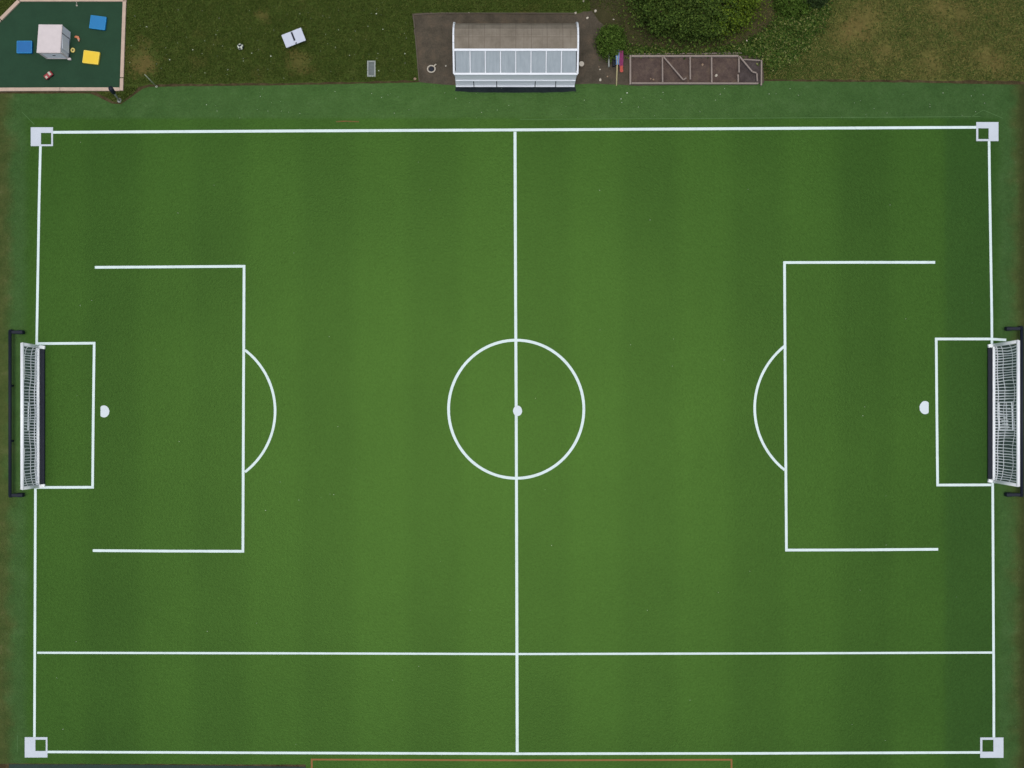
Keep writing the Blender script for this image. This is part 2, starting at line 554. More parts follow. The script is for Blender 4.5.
marking('touchline', [(53, 132.4), (300, 131), (515, 130), (760, 128.6), (976, 127.4)], 3.6, ZL, 'upper white touchline, on the shelter side of the pitch')
marking('touchline', [(47.6, 751.8), (300, 752.8), (517, 753.6), (760, 753.2), (980, 752.3)], 3.2, ZL, 'lower white touchline, beside the orange line')
marking('goal_line', [(40.6, 146), (39.3, 200), (36.9, 340), (35.6, 490), (34.8, 690), (34.6, 738)], 3.3, ZL, 'white goal line at the left end of the pitch')
marking('goal_line', [(988.9, 141), (989.4, 180), (991.6, 315), (992.6, 500), (993.6, 690), (993.7, 738)], 3.3, ZL, 'white goal line at the right end of the pitch')
marking('halfway_line', [(515, 131.8), (515.6, 300), (516.2, 410), (516.8, 600), (517.2, 752)], 3.8, ZL + 0.004, 'white halfway line crossing the centre circle')
marking('cross_line', [(37.5, 652.6), (300, 653.2), (515, 653.9), (760, 653.3), (992, 652.4)], 2.8, ZL + 0.008, 'thin white cross line running full length above the lower touchline')
cc = [(516.2 + 67.6 * math.cos(2 * math.pi * k / 96), 409.2 + 69 * math.sin(2 * math.pi * k / 96)) for k in range(97)]
marking('centre_circle', cc, 3.7, ZL + 0.012, 'white centre circle around the halfway line', sub=0)


def arc(x0, y0, x1, y1, bulge):
    """elliptic arc through two chord ends bulging sideways by `bulge` px"""
    cy, hh = (y0 + y1) / 2, abs(y1 - y0) / 2
    rad = (hh * hh + bulge * bulge) / (2 * abs(bulge))
    s = 1 if bulge > 0 else -1
    cx = x0 + bulge - s * rad
    a = math.asin(hh / rad)
    return [(cx + s * rad * math.cos(t), cy + rad * math.sin(t)) for t in [-a + 2 * a * k / 40 for k in range(41)]]


marking('penalty_arc', arc(245, 350, 245, 472, 30.2), 3.4, ZL, 'white penalty arc bulging right from the left penalty box', sub=0)
marking('penalty_arc', arc(784.6, 346, 785.5, 470, -30.0), 3.4, ZL, 'white penalty arc bulging left from the right penalty box', sub=0)
marking('penalty_box_line', [(95, 267.4), (170, 266.9), (244.2, 266.3), (243.6, 400), (243.0, 551.2), (170, 551), (93, 550.5)], 3.5, ZL + 0.004,
        'white left penalty box line, open towards the goal')
marking('penalty_box_line', [(935, 262.4), (860, 262.4), (784.4, 262.6), (785.2, 400), (786.3, 550), (860, 549.8), (938, 549.2)], 3.5, ZL + 0.004,
        'white right penalty box line, open towards the goal')
marking('goal_box_line', [(38, 343.6), (94.4, 343.2), (93.4, 420), (92.8, 487.2), (36.5, 487.4)], 3.4, ZL + 0.008, 'white goal box line in front of the left goal')
marking('goal_box_line', [(1006, 340), (990, 339), (936, 339), (936.6, 410), (937.4, 485), (991, 484.8)], 3.4, ZL + 0.008, 'white goal box line in front of the right goal')


def spot(cx, cy, rx, ry, flatx=None, label=''):
    pts = []
    for k in range(32):
        a = 2 * math.pi * k / 32
        x = cx + rx * math.cos(a) * (1 + random.uniform(-.03, .03))
        if flatx is not None:
            x = max(x, flatx) if flatx < cx else min(x, flatx)
        pts.append(P(x, cy + ry * math.sin(a)))
    o = sheet('spot', pts, ZL + 0.016, M['spot'], label, 'spot')
    return o


o = spot(517.6, 410.8, 4.5, 5.2, None, 'pale round centre spot on the halfway line'); o.name = 'centre_spot'
o = spot(104.2, 411.4, 5.4, 6.0, 100.8, 'pale half round penalty spot before the left goal'); o.name = 'penalty_spot'
o = spot(924.8, 407.6, 5.6, 6.6, 928.4, 'pale half round penalty spot before the right goal'); o.name = 'penalty_spot'

marking('orange_line', [(312, 792), (311.8, 759.4), (520, 760.2), (731.4, 759.6), (731.6, 792)], 2.3, ZL, 'faded orange painted outline below the lower touchline', 'orange_line')
marking('seam_line', [(520, 119.4), (700, 118.6), (980, 116.6)], 0.8, ZL, 'faint pale seam in the turf behind the upper touchline', 'pale_line')
marking('rust_stain', [(336, 121.8), (345, 121.3), (359, 121.8)], 1.6, ZL, 'small rusty brown stain on the turf above the upper touchline', 'rust', 3)
marking('scratch_line', [(971, 117), (983, 110.2), (990, 113), (1003, 118.5)], 0.7, ZL, 'faint pale bent scratch above the upper right corner marker', 'pale_line', 4)
marking('scratch_line', [(22, 112), (29, 119), (34.5, 124.5)], 0.8, ZL, 'faint pale slanting scratch above the upper left corner marker', 'pale_line', 4)
marking('scratch_line', [(17.8, 735), (17.4, 752)], 0.8, ZL, 'faint pale scratch beside the lower left corner marker', 'pale_line', 4)


def corner(x0, y0, x1, y1, hx0, hy0, hx1, hy1, label):
    """square plate with a square window, 12 mm thick"""
    z0, z1 = 0.021, 0.034
    hx0, hy0, hx1, hy1 = hx0 - .4, hy0 - .4, hx1 + .5, hy1 + .5
    mb = MB()
    for a in ((x0, y0, x1, hy0), (x0, hy1, x1, y1), (x0, hy0, hx0, hy1), (hx1, hy0, x1, hy1)):
        mb.prism([P(a[0], a[1]), P(a[2], a[1]), P(a[2], a[3]), P(a[0], a[3])], z0, z1)
    bmesh.ops.remove_doubles(mb.bm, verts=mb.bm.verts, dist=0.002)
    o = mb.build('corner_marker', M['lilac'])
    return props(o, label, 'corner marker', 'square corner markers of the pitch')


corner(31, 127.4, 53.2, 146.2, 41.6, 133.4, 51, 144, 'pale square corner marker nearest the fenced playground')
corner(976, 122.2, 998.2, 141.2, 978.4, 128.8, 987.9, 138.7, 'pale square corner marker below the dry brown grass, top right')
corner(25, 737, 47.7, 757.3, 36, 739.9, 45.5, 750.3, 'pale square corner marker above the dark drain channel, bottom left')
corner(980, 737.3, 1003.2, 757.6, 982.5, 740, 992.7, 751, 'pale square corner marker at the bottom right of the pitch')


# ------------------------------------------------------------------ goals
def goal(name, label, sgn, xb, xt, yb0, yb1, yt0, yt1, xf, h, patch):
    """sgn -1: left end, +1: right end. xb/xt: base-bar / crossbar pixel x, y pairs: upper and lower end"""
    b0, b1 = P(xb, yb0), P(xb, yb1)
    t0, t1 = P(xt, yt0, h), P(xt, yt1, h)
    base = Vector((b0.x, (b0.y + b1.y) / 2, 0.022))
    t = thing(name, label, 'goal', base, 0, 'two white goals facing each other')
    L = lambda v: Vector(v) - base
    z = Vector((0, 0, 0.06))
    MB().tube([L(t0) + Vector((0, 0.06, 0)), L(t1) - Vector((0, 0.06, 0))], 0.085, 14).build('crossbar', M['goal_white'], t, True)
    for b, tt in ((b0, t0), (b1, t1)):
        MB().tube([L(b) + Vector((0, 0, 0.021)), L(tt)], 0.085, 12).build('post', M['goal_white'], t, True)
    MB().bar(L(b0) + z, L(b1) + z, 0.14, 0.12, 0.02).build('base_bar', M['goal_white'], t)
    f0, f1 = P(xf, yb0 + 0.8), P(xf, yb1 - 0.8)
    for b, f in ((b0, f0), (b1, f1)):
        MB().bar(L(b) + Vector((-sgn * 0.07, 0, 0.075)), L(f) + Vector((0, 0, 0.075)), 0.17, 0.15, 0.02).build('foot', M['goal_white'], t)
    xm = (P(xb, 0).x + P(xf, 0).x) / 2 - sgn * 0.02 - base.x
    MB().box((xm - sgn * 0.03, 0, 0.06), (0.22, b0.y - b1.y - 0.25, 0.11), None, 0.02).build('counterweight', M['dark'], t)
    # net sheet between crossbar and base bar, bellied outwards
    def net_pt(u, v):       # u along the goal 0..1, v from base 0 to crossbar 1
        lo, hi = L(b0).lerp(L(b1), u), L(t0).lerp(L(t1), u)
        p = lo.lerp(hi, v)
        belly = 4 * v * (1 - v) * (0.30 + 0.05 * math.sin(u * 23)) * math.sin(math.pi * min(1, max(0, u))) ** 0.35
        p.x += sgn * belly
        p.z += 0.05 * (1 - v)
        return p
    mb = MB()
    n = 48
    for i in range(1, n):
        u = i / n
        sk = 0.004 * math.sin(i * 0.9) + 0.006 * math.sin(i * 0.31 + 1)
        pts = [net_pt(u + sk * math.sin(math.pi * k / 7) + random.uniform(-.0016, .0016) * (0 < k < 7), k / 7) for k in range(8)]
        mb.tube(pts, random.choice((0.021, 0.025, 0.030)), 4, False)
    for v, r in ((0.10, .022), (0.26, .014), (0.6, .010)):
        pts = [net_pt(k / 40, v + random.uniform(-.006, .006)) for k in range(41)]
        mb.tube(pts, r, 4, False)
    mb.build('net', M['net'], t)
    # knotted repair patch: small rectangle of doubled cord in the middle of the net
    mb = MB()
    u0, u1, v0, v1 = patch
    ring = [net_pt(u0, v0), net_pt(u1, v0), net_pt(u1, v1), net_pt(u0, v1), net_pt(u0, v0)]
    up = Vector((-sgn * 0.02, 0, 0.03))
    for a, b in zip(ring, ring[1:]):
        mb.tube([a + up, b + up], 0.034, 5)
    for k in range(1, 9):
        u = u0 + (u1 - u0) * k / 9
        va = v0 + (v1 - v0) * random.uniform(0.0, 0.45)
        vb = v0 + (v1 - v0) * random.uniform(0.55, 1.0)
        mb.tube([net_pt(u, va) + up, net_pt(u, vb) + up], 0.028, 5)
    vm = (v0 + v1) / 2
    mb.tube([net_pt(u0, vm) + up, net_pt(u1, vm) + up], 0.018, 5)
    mb.build('net_patch', M['net'], t)
    return t


goal('goal', 'white goal with sagging net at the left end of the pitch', -1, 38.8, 22.2, 346.8, 486.2, 344.2, 488.2, 45.6, 2.2, (0.40, 0.60, 0.30, 0.78))
goal('goal', 'white goal with square net at the right end of the pitch', 1, 993.2, 1018.2, 345.4, 481.2, 341.6, 485.2, 987.4, 2.4, (0.42, 0.62, 0.12, 0.52))


def ground_mat(x0, y0, x1, y1, label):
    a, b = P(x0, y0), P(x1, y1)
    o = MB().box(((a.x + b.x) / 2, (a.y + b.y) / 2, 0.040), (abs(b.x - a.x), abs(a.y - b.y), 0.008)).build('rubber_mat', M['mat_black'])
    return props(o, label, 'mat', 'dark rubber mats under the goals')


ground_mat(23.0, 346.5, 36.5, 486.5, 'thin dark rubber mat under the net of the left goal')
ground_mat(995.4, 344.6, 1016.5, 482.4, 'thin dark rubber mat under the net of the right goal')


def barrier(label, xr, y0, y1, xe, sgn, thick):
    a, b = P(xr, y0, .34), P(xr, y1, .34)
    base = Vector((a.x, (a.y + b.y) / 2, 0.02))
    t = thing('barrier', label, 'barrier', base, 0, 'dark low barriers behind the goals')
    hl = (a.y - b.y) / 2
    MB().tube([(0, hl, 0.34), (0, -hl, 0.34)], 0.085, 8).build('rail', M['dark'], t, True)
    for y in (hl, hl / 3, -hl / 3, -hl):
        MB().tube([(0, y, 0), (0, y, 0.34)], 0.06, 8).build('post', M['dark'], t, True)
    ex = abs(P(xe, 0, .34).x - a.x)
    for y in (hl - 0.08, -hl + 0.06):
        mb = MB().box((-sgn * ex / 2, y, 0.30), (ex, 0.16, 0.12), None, 0.03)
        mb.box((-sgn * (ex - 0.16), y, 0.16), (0.30, 0.20, 0.32), None, 0.04)
        mb.build('end_return', M['dark'], t)
    return t


barrier('dark low barrier rail with bent ends behind the left goal', 10.2, 330.5, 496.5, 22.6, -1, 0.1)
barrier('dark low barrier rail with bent ends behind the right goal', 1021.6, 327, 496, 1006.5, 1, 0.1)

# ------------------------------------------------------------------ shelter
sh_cx = 0.18
t = thing('team_shelter', 'long white team shelter with tan curved roof and grey roof panels', 'shelter', (sh_cx, 14.95, 0.008))
HW = 2.98                       # half width
prof = [(0.0, 2.16), (1.03, 2.62), (1.35, 2.72), (1.70, 2.72), (2.05, 2.58), (2.33, 2.26), (2.54, 1.84), (2.68, 1.36), (2.76, 0.85), (2.78, 0.0)]


def shell(y0i, pts, x0, x1, thick):
    mb = MB()
    up = [Vector((0, p[0], p[1])) for p in pts]
    nr = []
    for i in range(len(up)):
        d = (up[min(i + 1, len(up) - 1)] - up[max(i - 1, 0)]).normalized()
        nr.append(Vector((0, -d.z, d.y)))
    A = [[mb.bm.verts.new((x, p.y, p.z)) for p in up] for x in (x0, x1)]
    B = [[mb.bm.verts.new((x, p.y - n.y * thick, p.z - n.z * thick)) for p, n in zip(up, nr)] for x in (x0, x1)]
    f = mb.bm.faces.new
    n = len(up)
    for i in range(n - 1):
        f((A[0][i], A[1][i], A[1][i + 1], A[0][i + 1]))
        f((B[0][i], B[0][i + 1], B[1][i + 1], B[1][i]))
        for s in (0, 1):
            f((A[s][i], A[s][i + 1], B[s][i + 1], B[s][i]))
    for i in (0, n - 1):
        f((A[0][i], B[0][i], B[1][i], A[1][i]))
    return mb


# tan barrel: upper and lower row
mid_i = 4
o = shell(0, prof[1:mid_i + 1], -HW + 0.05, HW - 0.05, 0.03).build('roof', M['roof'], t)
o = shell(0, [(p[0] - (0.012 if i else 0.02), p[1] - 0.02) for i, p in enumerate(prof[mid_i:])], -HW + 0.05, HW - 0.05, 0.03).build('roof', M['roof'], t)
# glazed front slope: eight panes
pw = (2 * HW - 0.12) / 8
for k in range(8):
    xa = -HW + 0.06 + k * pw
    shell(0, [(0.03, 2.165), (1.0, 2.60)], xa + 0.03, xa + pw - 0.03, 0.02).build('roof_pane', M['poly'], t)
fr = MB()
for k in range(1, 8):
    xa = -HW + 0.06 + k * pw
    fr.bar((xa, 0.0, 2.165), (xa, 1.02, 2.623), 0.045, 0.05)
fr.bar((-HW, 1.02, 2.632), (HW, 1.02, 2.632), 0.11, 0.08, 0.01)
fr.bar((-HW, -0.01, 2.165), (HW, -0.01, 2.165), 0.10, 0.10, 0.01)
fr.build('roof_frame', M['white'], t)
for s in (-1, 1):
    mb = MB()
    w = 0.075
    pts = [(p[0], p[1] + 0.03) for p in prof]
    for a, b in zip(pts, pts[1:]):
        mb.bar((s * HW, a[0], a[1]), (s * HW, b[0], b[1]), w, 0.09)
    mb.bar((s * (HW - 0.02), 2.80, 0.70), (s * (HW - 0.22), 2.80, 0.70), 0.06, 0.06)
    mb.build('end_frame', M['white'], t)
    # end wall panel
    pl = [Vector((0, p[0], p[1] - 0.03)) for p in prof] + [Vector((0, 0.03, 0.0))]
    mb = MB()
    a = [mb.bm.verts.new((s * (HW - 0.02), max(0.03, p.y - 0.02), max(0, p.z))) for p in pl]
    b = [mb.bm.verts.new((s * (HW - 0.05), max(0.03, p.y - 0.02), max(0, p.z))) for p in pl]
    mb.bm.faces.new(a)
    mb.bm.faces.new(b[::-1])
    for i in range(len(a)):
        j = (i + 1) % len(a)
        mb.bm.faces.new((a[i], b[i], b[j], a[j]))
    mb.build('end_panel', M['cool_white'], t)
# fascia below the eave and five kick boards, dark slots between
def lean(x0, x1, ya, za, yb, zb, th, mb=None):
    """board leaning back: bottom edge (ya, za), top edge (yb, zb)"""
    mb = mb or MB()
    v = [mb.bm.verts.new(p) for p in ((x0, ya, za), (x1, ya, za), (x1, yb, zb), (x0, yb, zb),
                                      (x0, ya + th, za), (x1, ya + th, za), (x1, yb + th, zb), (x0, yb + th, zb))]
    for f in ((0, 1, 2, 3), (7, 6, 5, 4), (0, 4, 5, 1), (1, 5, 6, 2), (2, 6, 7, 3), (3, 7, 4, 0)):
        mb.bm.faces.new([v[k] for k in f])
    return mb


lean(-HW + 0.03, HW - 0.03, -0.015, 1.02, 0.12, 2.08, 0.04, MB().box((0, -0.03, 1.0), (2 * HW - 0.08, 0.06, 0.045))).build('fascia', M['cool_white'], t)
edges = [455.6, 474, 496.8, 535, 555.4, 574.8]
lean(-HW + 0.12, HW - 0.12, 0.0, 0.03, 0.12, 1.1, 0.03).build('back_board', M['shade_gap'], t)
for a, b in zip(edges, edges[1:]):
    xa, xb_ = (a - 512) / 20 - sh_cx, (b - 512) / 20 - sh_cx
    lean(xa + 0.02, xb_ - 0.02, -0.07, 0.02, 0.05, 0.95, 0.04, MB().box(((xa + xb_) / 2, -0.09, 0.07), (xb_ - xa - 0.04, 0.05, 0.10))).build('kick_board', M['cool_white'], t)
MB().box((0, 1.9, 0.45), (2 * HW - 0.5, 0.4, 0.05)).box((-2.2, 1.9, 0.21), (0.06, 0.36, 0.42)).box((0, 1.9, 0.21), (0.06, 0.36, 0.42)).box((2.2, 1.9, 0.21), (0.06, 0.36, 0.42)).build('bench', M['timber'], t)

# small pale bin against the right end of the shelter
b = P(581.2, 65.5)
t = thing('bucket', 'small pale bucket against the right end of the shelter', 'bucket', (b.x, b.y, 0.008))
MB().tube([(0, 0, 0), (0, 0, 0.02), (0, 0, 0.30)], [0.09, 0.095, 0.12], 16).build('body', M['tan_stone'], t, True)
MB().tube([(0, 0, 0.30), (0, 0, 0.325)], [0.13, 0.125], 16).build('lid', M['stone'], t)

# ------------------------------------------------------------------ playground corner
pl_pts = px((-70, 89), (121, 88), (124.5, 0.5), (19, 0.5), (-70, 75))
sheet('playground', px((-75, 60), (1, 20.5), (20, 1), (124.5, 1), (121.3, 88.5), (-75, 89.5)), 0.026, M['play'], 'dark green rubber playground surface', 'playground')
edg = thing('playground_edging', 'pinkish timber edging boards framing the dark green playground', 'edging', (0, 0, 0))


def board(a, b, w=0.17, h=0.12):
    a, b = P(*a, h), P(*b, h)
    MB().bar((a.x, a.y, h / 2), (b.x, b.y, h / 2), w, h, 0.01).build('board', M['kerb'], edg)


board((124.3, 0.2), (121.7, 77.2))
board((121.6, 78.0), (121.2, 90.4))
board((119.4, 89), (60, 89))
board((59.7, 89), (-75, 89.6))
board((126.2, 0.3), (19.5, 0.3), 0.10)
board((18.6, 0.6), (0.4, 19.0))
board((-0.2, 19.6), (-75, 70))

# playhouse
c = [P(46.2, 59), P(69, 59.2), (P(71, 32)), P(48.2, 31.8)]
ctr = (c[0] + c[1] + c[2] + c[3]) / 4
t = thing('playhouse', 'boxy white playhouse with flat pinkish roof in the playground', 'playhouse', (ctr.x, ctr.y, 0.026))
q = [Vector((p.x - ctr.x, p.y - ctr.y, 0)) for p in c]
MB().prism([p * 0.985 for p in q], 0.0, 1.10).build('wall', M['play_wall'], t)
mb = MB().prism([p * 1.02 for p in q], 1.10, 1.16)
mb.prism([p * 0.97 for p in q], 1.16, 1.175)
mb.build('roof', M['play_white'], t)
# recessed panel frame on the pitch-side wall, foot block, door line on the right wall
yb = q[0].y * 0.985
mb = MB().box((-0.54, yb - 0.012, 0.56), (0.07, 0.024, 1.1)).box((0.53, yb - 0.012, 0.56), (0.09, 0.024, 1.1))
mb.box((0, yb - 0.012, 0.06), (1.0, 0.024, 0.11)).box((0, yb - 0.012, 1.06), (1.0, 0.024, 0.10))
mb.build('panel_frame', M['play_white'], t)
MB().box((0.02, yb - 0.012, 0.62), (0.12, 0.02, 0.09)).build('vent', M['shade_gap'], t)
MB().box((0.58, yb - 0.04, 0.07), (0.16, 0.10, 0.14), None, 0.01).build('foot', M['play_white'], t)
xr = (q[1].x + q[2].x) / 2 * 0.985
mb = MB().box((xr + 0.020, 0.30, 0.60), (0.02, 0.035, 1.0)).box((xr + 0.012, 0.0, 0.08), (0.02, 1.2, 0.04))
mb.build('door_gap', M['shade_gap'], t)
MB().box((xr + 0.012, -0.10, 0.58), (0.03, 0.70, 0.9), None, 0.01).build('door', M['play_wall'], t)


def block(corners, mat, rim, label, name='soft_block', h=0.16):
    c = [P(*k, h) for k in corners]
    ctr = sum(c, Vector()) / 4
    t = thing(name, label, 'play block', (ctr.x, ctr.y, 0.026), 0, 'soft play blocks around the playhouse')
    q = [Vector((p.x - ctr.x, p.y - ctr.y, 0)) for p in c]
    mb = MB().prism(q, 0, h)
    bmesh.ops.bevel(mb.bm, geom=[e for e in mb.bm.edges], offset=0.025, segments=2, affect='EDGES')
    mb.build('cushion', M[mat], t)
    qq = [p * 0.96 + Vector((0, 0, h - 0.004)) for p in q]
    mb = MB()
    for a, b in zip(qq, qq[1:] + qq[:1]):
        mb.tube([a, b], 0.018, 6)
    mb.build('piping', M[rim], t)
    return t


block([(89.2, 28.2), (105, 30.2), (106.6, 17.2), (91, 15.2)], 'blue', 'blue_rim', 'bright blue soft play block in the upper right of the playground')
block([(16.8, 53.2), (32, 53.2), (32.2, 41), (17, 41)], 'blue_deep', 'blue_rim', 'deep blue soft play block left of the white playhouse')
block([(82.4, 62.8), (98.2, 64.6), (100, 52.4), (84, 50.2)], 'yellow', 'yellow_rim', 'yellow soft play block with paler piping')

# orange curved toy, ring toy, toy car
b = P(77.6, 39.6)
t = thing('banana_toy', 'small orange curved toy beside the white playhouse', 'toy', (b.x, b.y, 0.026), 0)
pts = [(-0.11, 0.08, 0.07), (-0.04, 0.12, 0.07), (0.05, 0.09, 0.07), (0.09, 0.0, 0.07), (0.10, -0.12, 0.07)]
MB().tube(pts, [0.035, 0.06, 0.07, 0.065, 0.03], 10).build('body', M['orange'], t, True)
MB().tube([(0.09, -0.02, 0.13), (0.10, -0.11, 0.11)], [0.03, 0.02], 8).build('stripe', M['stone'], t, True)
b = P(73.4, 50.6)
t = thing('ring_toy', 'small cream stacking ring toy near the playhouse corner', 'toy', (b.x, b.y, 0.026))
ring = [(0.075 * math.cos(2 * math.pi * k / 20), 0.085 * math.sin(2 * math.pi * k / 20), 0.05) for k in range(21)]
MB().tube(ring, 0.042, 8, False).build('ring', M['cream'], t, True)
MB().tube([(0, 0, 0), (0, 0, 0.07)], 0.03, 10).build('peg', M['shade_gap'], t)
b = P(49.6, 76)
t = thing('toy_car', 'small red and white toy car below the playhouse', 'toy', (b.x, b.y, 0.026), R(38))
MB().box((0, 0, 0.11), (0.44, 0.24, 0.12), None, 0.03).build('body', M['red'], t)
MB().box((0.10, 0, 0.20), (0.12, 0.20, 0.07), None, 0.02).build('cabin', M['stone'], t)
MB().box((-0.13, -0.04, 0.18), (0.10, 0.13, 0.03), None, 0.01).build('bonnet_sticker', M['stone'], t)
for sx in (-0.13, 0.13):
    for sy in (-0.12, 0.12):
        MB().tube([(sx, sy - 0.02, 0.055), (sx, sy + 0.02, 0.055)], 0.055, 12).build('wheel', M['dark'], t)


# posts standing at the playground
def pole(name, label, cat, base, top, h, r, mat, z0, head=None, head_label=None):
    b = P(*base)
    tp = P(top[0], top[1], h)
    t = thing(name, label, cat, (b.x, b.y, z0))
    d = Vector((tp.x - b.x, tp.y - b.y, h - z0))
    MB().tube([(0, 0, 0), d * 0.5, d], [r, r, r * 0.9], 8).build('shaft', M[mat], t, True)
    if head:
        MB().tube([d * 0.62, d * 0.66, d * 1.0, d * 1.02], [r * 1.2, r * 2.3, r * 2.6, r * 1.4], 10).build('head', M[head], t, True)
    MB().tube([(0, 0, 0), (0, 0, 0.03)], r * 2.6, 10).build('foot', M[mat], t)
    return t


pole('lamp_bollard', 'slim grey bollard with dark head at the playground corner', 'bollard', (119.4, 100.4), (110.6, 88.4), 1.95, 0.045, 'grey', 0.006, 'dark')
pole('thin_pole', 'thin pale pole leaning at the grass edge near the playground', 'pole', (156.6, 86.6), (144.8, 74.6), 2.1, 0.022, 'pale_pole', 0.004)
pole('marker_stick', 'short white stick standing inside the upper playground edging', 'stick', (77.2, 5.6), (76.4, 2.0), 0.45, 0.018, 'stone', 0.026)

# ------------------------------------------------------------------ things on the grass
# football
b = P(241.2, 47.6)
t = thing('football', 'black and white ball lying on the olive grass', 'ball', (b.x, b.y, 0.0))
MB().ball((0, 0, 0.15), 0.15, 3).build('skin', M['dark'], t, True)
mb = MB()
for (az, el) in ((100, 50), (20, 42), (-40, 58), (170, 40), (220, 55), (300, 28), (60, 8), (140, 5), (240, 10)):
    d = Vector((math.cos(R(el)) * math.cos(R(az)), math.cos(R(el)) * math.sin(R(az)), math.sin(R(el))))
    u = d.orthogonal().normalized()
    v = d.cross(u)
    mb.poly([Vector((0, 0, 0.15)) + (d * 0.93 + (u * math.cos(k * math.pi / 3) + v * math.sin(k * math.pi / 3)) * 0.36).normalized() * 0.163 for k in range(6)])
mb.build('white_patch', M['petal'], t)

# folding table
cor = [P(280.6, 35.6, .42), P(300.6, 27.8, .42), P(306.6, 39.4, .42), P(286.6, 48.0, .42)]
ctr = sum(cor, Vector()) / 4
ang = math.atan2(cor[1].y - cor[0].y, cor[1].x - cor[0].x)
Lx, Ly = (cor[1] - cor[0]).length, (cor[3] - cor[0]).length
t = thing('folding_table', 'white folding table with dark hinge gap standing askew on the grass', 'table', (ctr.x, ctr.y, 0), ang)
for s in (-1, 1):
    tb = MB().box((s * (Lx / 4 + 0.02), 0, 0.41), (Lx / 2 - 0.06, Ly, 0.04), None, 0.012).build('tabletop', M['table_top'], t)
    for sy in (-1, 1):
        MB().bar((s * (Lx / 2 - 0.10), sy * (Ly / 2 - 0.08), 0.0), (s * (Lx / 2 - 0.13), sy * (Ly / 2 - 0.10), 0.40), 0.035).build('leg', M['grey'], t)
MB().box((0, 0, 0.40), (0.15, Ly - 0.02, 0.03)).build('hinge', M['table_top'], t)
MB().box((0, 0.07, 0.418), (0.085, Ly * 0.66, 0.012)).build('slot', M['dark'], t)
MB().box((0.02, -Ly / 2 + 0.05, 0.425), (0.07, 0.05, 0.03)).build('latch', M['dark'], t)

# grate
b = P(371.5, 69)
t = thing('drain_grate', 'grey rectangular drain grate set in the grass near the pitch', 'grate', (b.x, b.y, 0.0))
w, l = 0.42, 0.80
mb = MB()
for s in (-1, 1):
    mb.box((s * (w / 2 - 0.035), 0, 0.04), (0.07, l, 0.08), None, 0.008)
    mb.box((0, s * (l / 2 - 0.035), 0.04), (w - 0.145, 0.07, 0.08), None, 0.008)
mb.build('frame', M['grey'], t)
MB().box((0, 0, 0.012), (w - 0.145, l - 0.145, 0.02)).build('pan', M['grate'], t)
mb = MB()
for k in range(9):
    mb.box((0, -l / 2 + 0.12 + k * (l - 0.24) / 8, 0.045), (w - 0.15, 0.028, 0.035))
mb.build('slat', M['grate'], t)

# hose ring on the soil
b = P(431.4, 69.2)
t = thing('hose_ring', 'pale coiled hose ring lying on bare soil left of the shelter', 'hose', (b.x, b.y, 0.008))
pts = [(0.17 * math.cos(R(a)) * (1.12), 0.17 * math.sin(R(a)), 0.03 + 0.0001 * a) for a in range(50, 415, 15)]
pts += [(0.20, 0.20, 0.06), (0.24, 0.24, 0.04)]
MB().tube(pts, 0.032, 8).build('coil', M['stone'], t, True)
MB().tube([(0, 0, 0.001), (0, 0, 0.03)], [0.13, 0.12], 18).build('core', M['dark'], t)

# soil-patch edging strip (weathered boards flush with the grass)
t = thing('soil_edging', 'thin weathered edging boards bounding the bare soil apron', 'edging')
pp = [(419.2, 81), (416.6, 50), (413.4, 15), (440, 13.4)]
for a, b in zip(pp, pp[1:]):
    a, b = P(*a), P(*b)
    MB().bar((a.x, a.y, 0.035), (b.x, b.y, 0.035), 0.045, 0.06).build('board', M['grey_board'], t)
a, b = P(440.4, 13.4), P(576, 13.6)
MB().bar((a.x, a.y, 0.035), (b.x, b.y, 0.035), 0.045, 0.06).build('board', M['grey_board'], t)

# ------------------------------------------------------------------ raised bed frame
t = thing('bed_frame', 'weathered timber raised bed frame with crossbars and diagonal braces', 'bed frame', (0, 0, 0.0))


def rail(name, a, b, w=0.095, h=0.2, z=0.0):
    w *= 0.85
    a, b = P(*a), P(*b)
    return MB().bar((a.x, a.y, z + h / 2), (b.x, b.y, z + h / 2), w, h, 0.008).build(name, M['timber'], t)


rail('side_board', (630, 56), (630, 85.2), 0.10)
rail('long_board', (631.2, 84), (757.6, 84.2), 0.085)
rail('long_board', (631.2, 57), (738, 56.8), 0.11)
for x, y0, y1 in ((662, 58.2, 83.1), (689.6, 58, 80.4), (711, 58, 83.2), (738.2, 58.2, 73.4), (737.4, 75.4, 83.2)):
    rail('crossbar', (x, y0), (x + 0.2, y1), 0.08)
rail('diagonal_brace', (662.6, 57.8), (682.4, 81.0), 0.075, 0.08, 0.205)
rail('diagonal_brace', (682.6, 81.2), (685.6, 79.0), 0.07, 0.07, 0.205)
rail('diagonal_brace', (738.4, 57.6), (751.2, 73.0), 0.08, 0.08, 0.205)
rail('diagonal_brace', (751.4, 73.2), (755.4, 74.2), 0.075, 0.08, 0.205)
rail('diagonal_brace', (755.8, 74.6), (756.2, 82.6), 0.07, 0.07, 0.205)
rail('long_board', (742.5, 60.4), (759.8, 61.3), 0.06)
rail('side_board', (760.8, 61.2), (760.6, 86.2), 0.085)
rail('long_board', (627, 54.4), (742, 53.4), 0.05, 0.08)
sheet('bed_soil', px((630.6, 57.6), (739, 57.4), (739, 83.8), (630.6, 83.8)), 0.030, M['bed_soil'], 'reddish brown bare soil inside the timber bed frame', 'soil')
sheet('bed_membrane', px((739.2, 60.8), (760.4, 61.6), (760.4, 83.8), (739.2, 83.8)), 0.034, M['mesh_grey'], 'grey weed membrane in the last bed section', 'membrane')

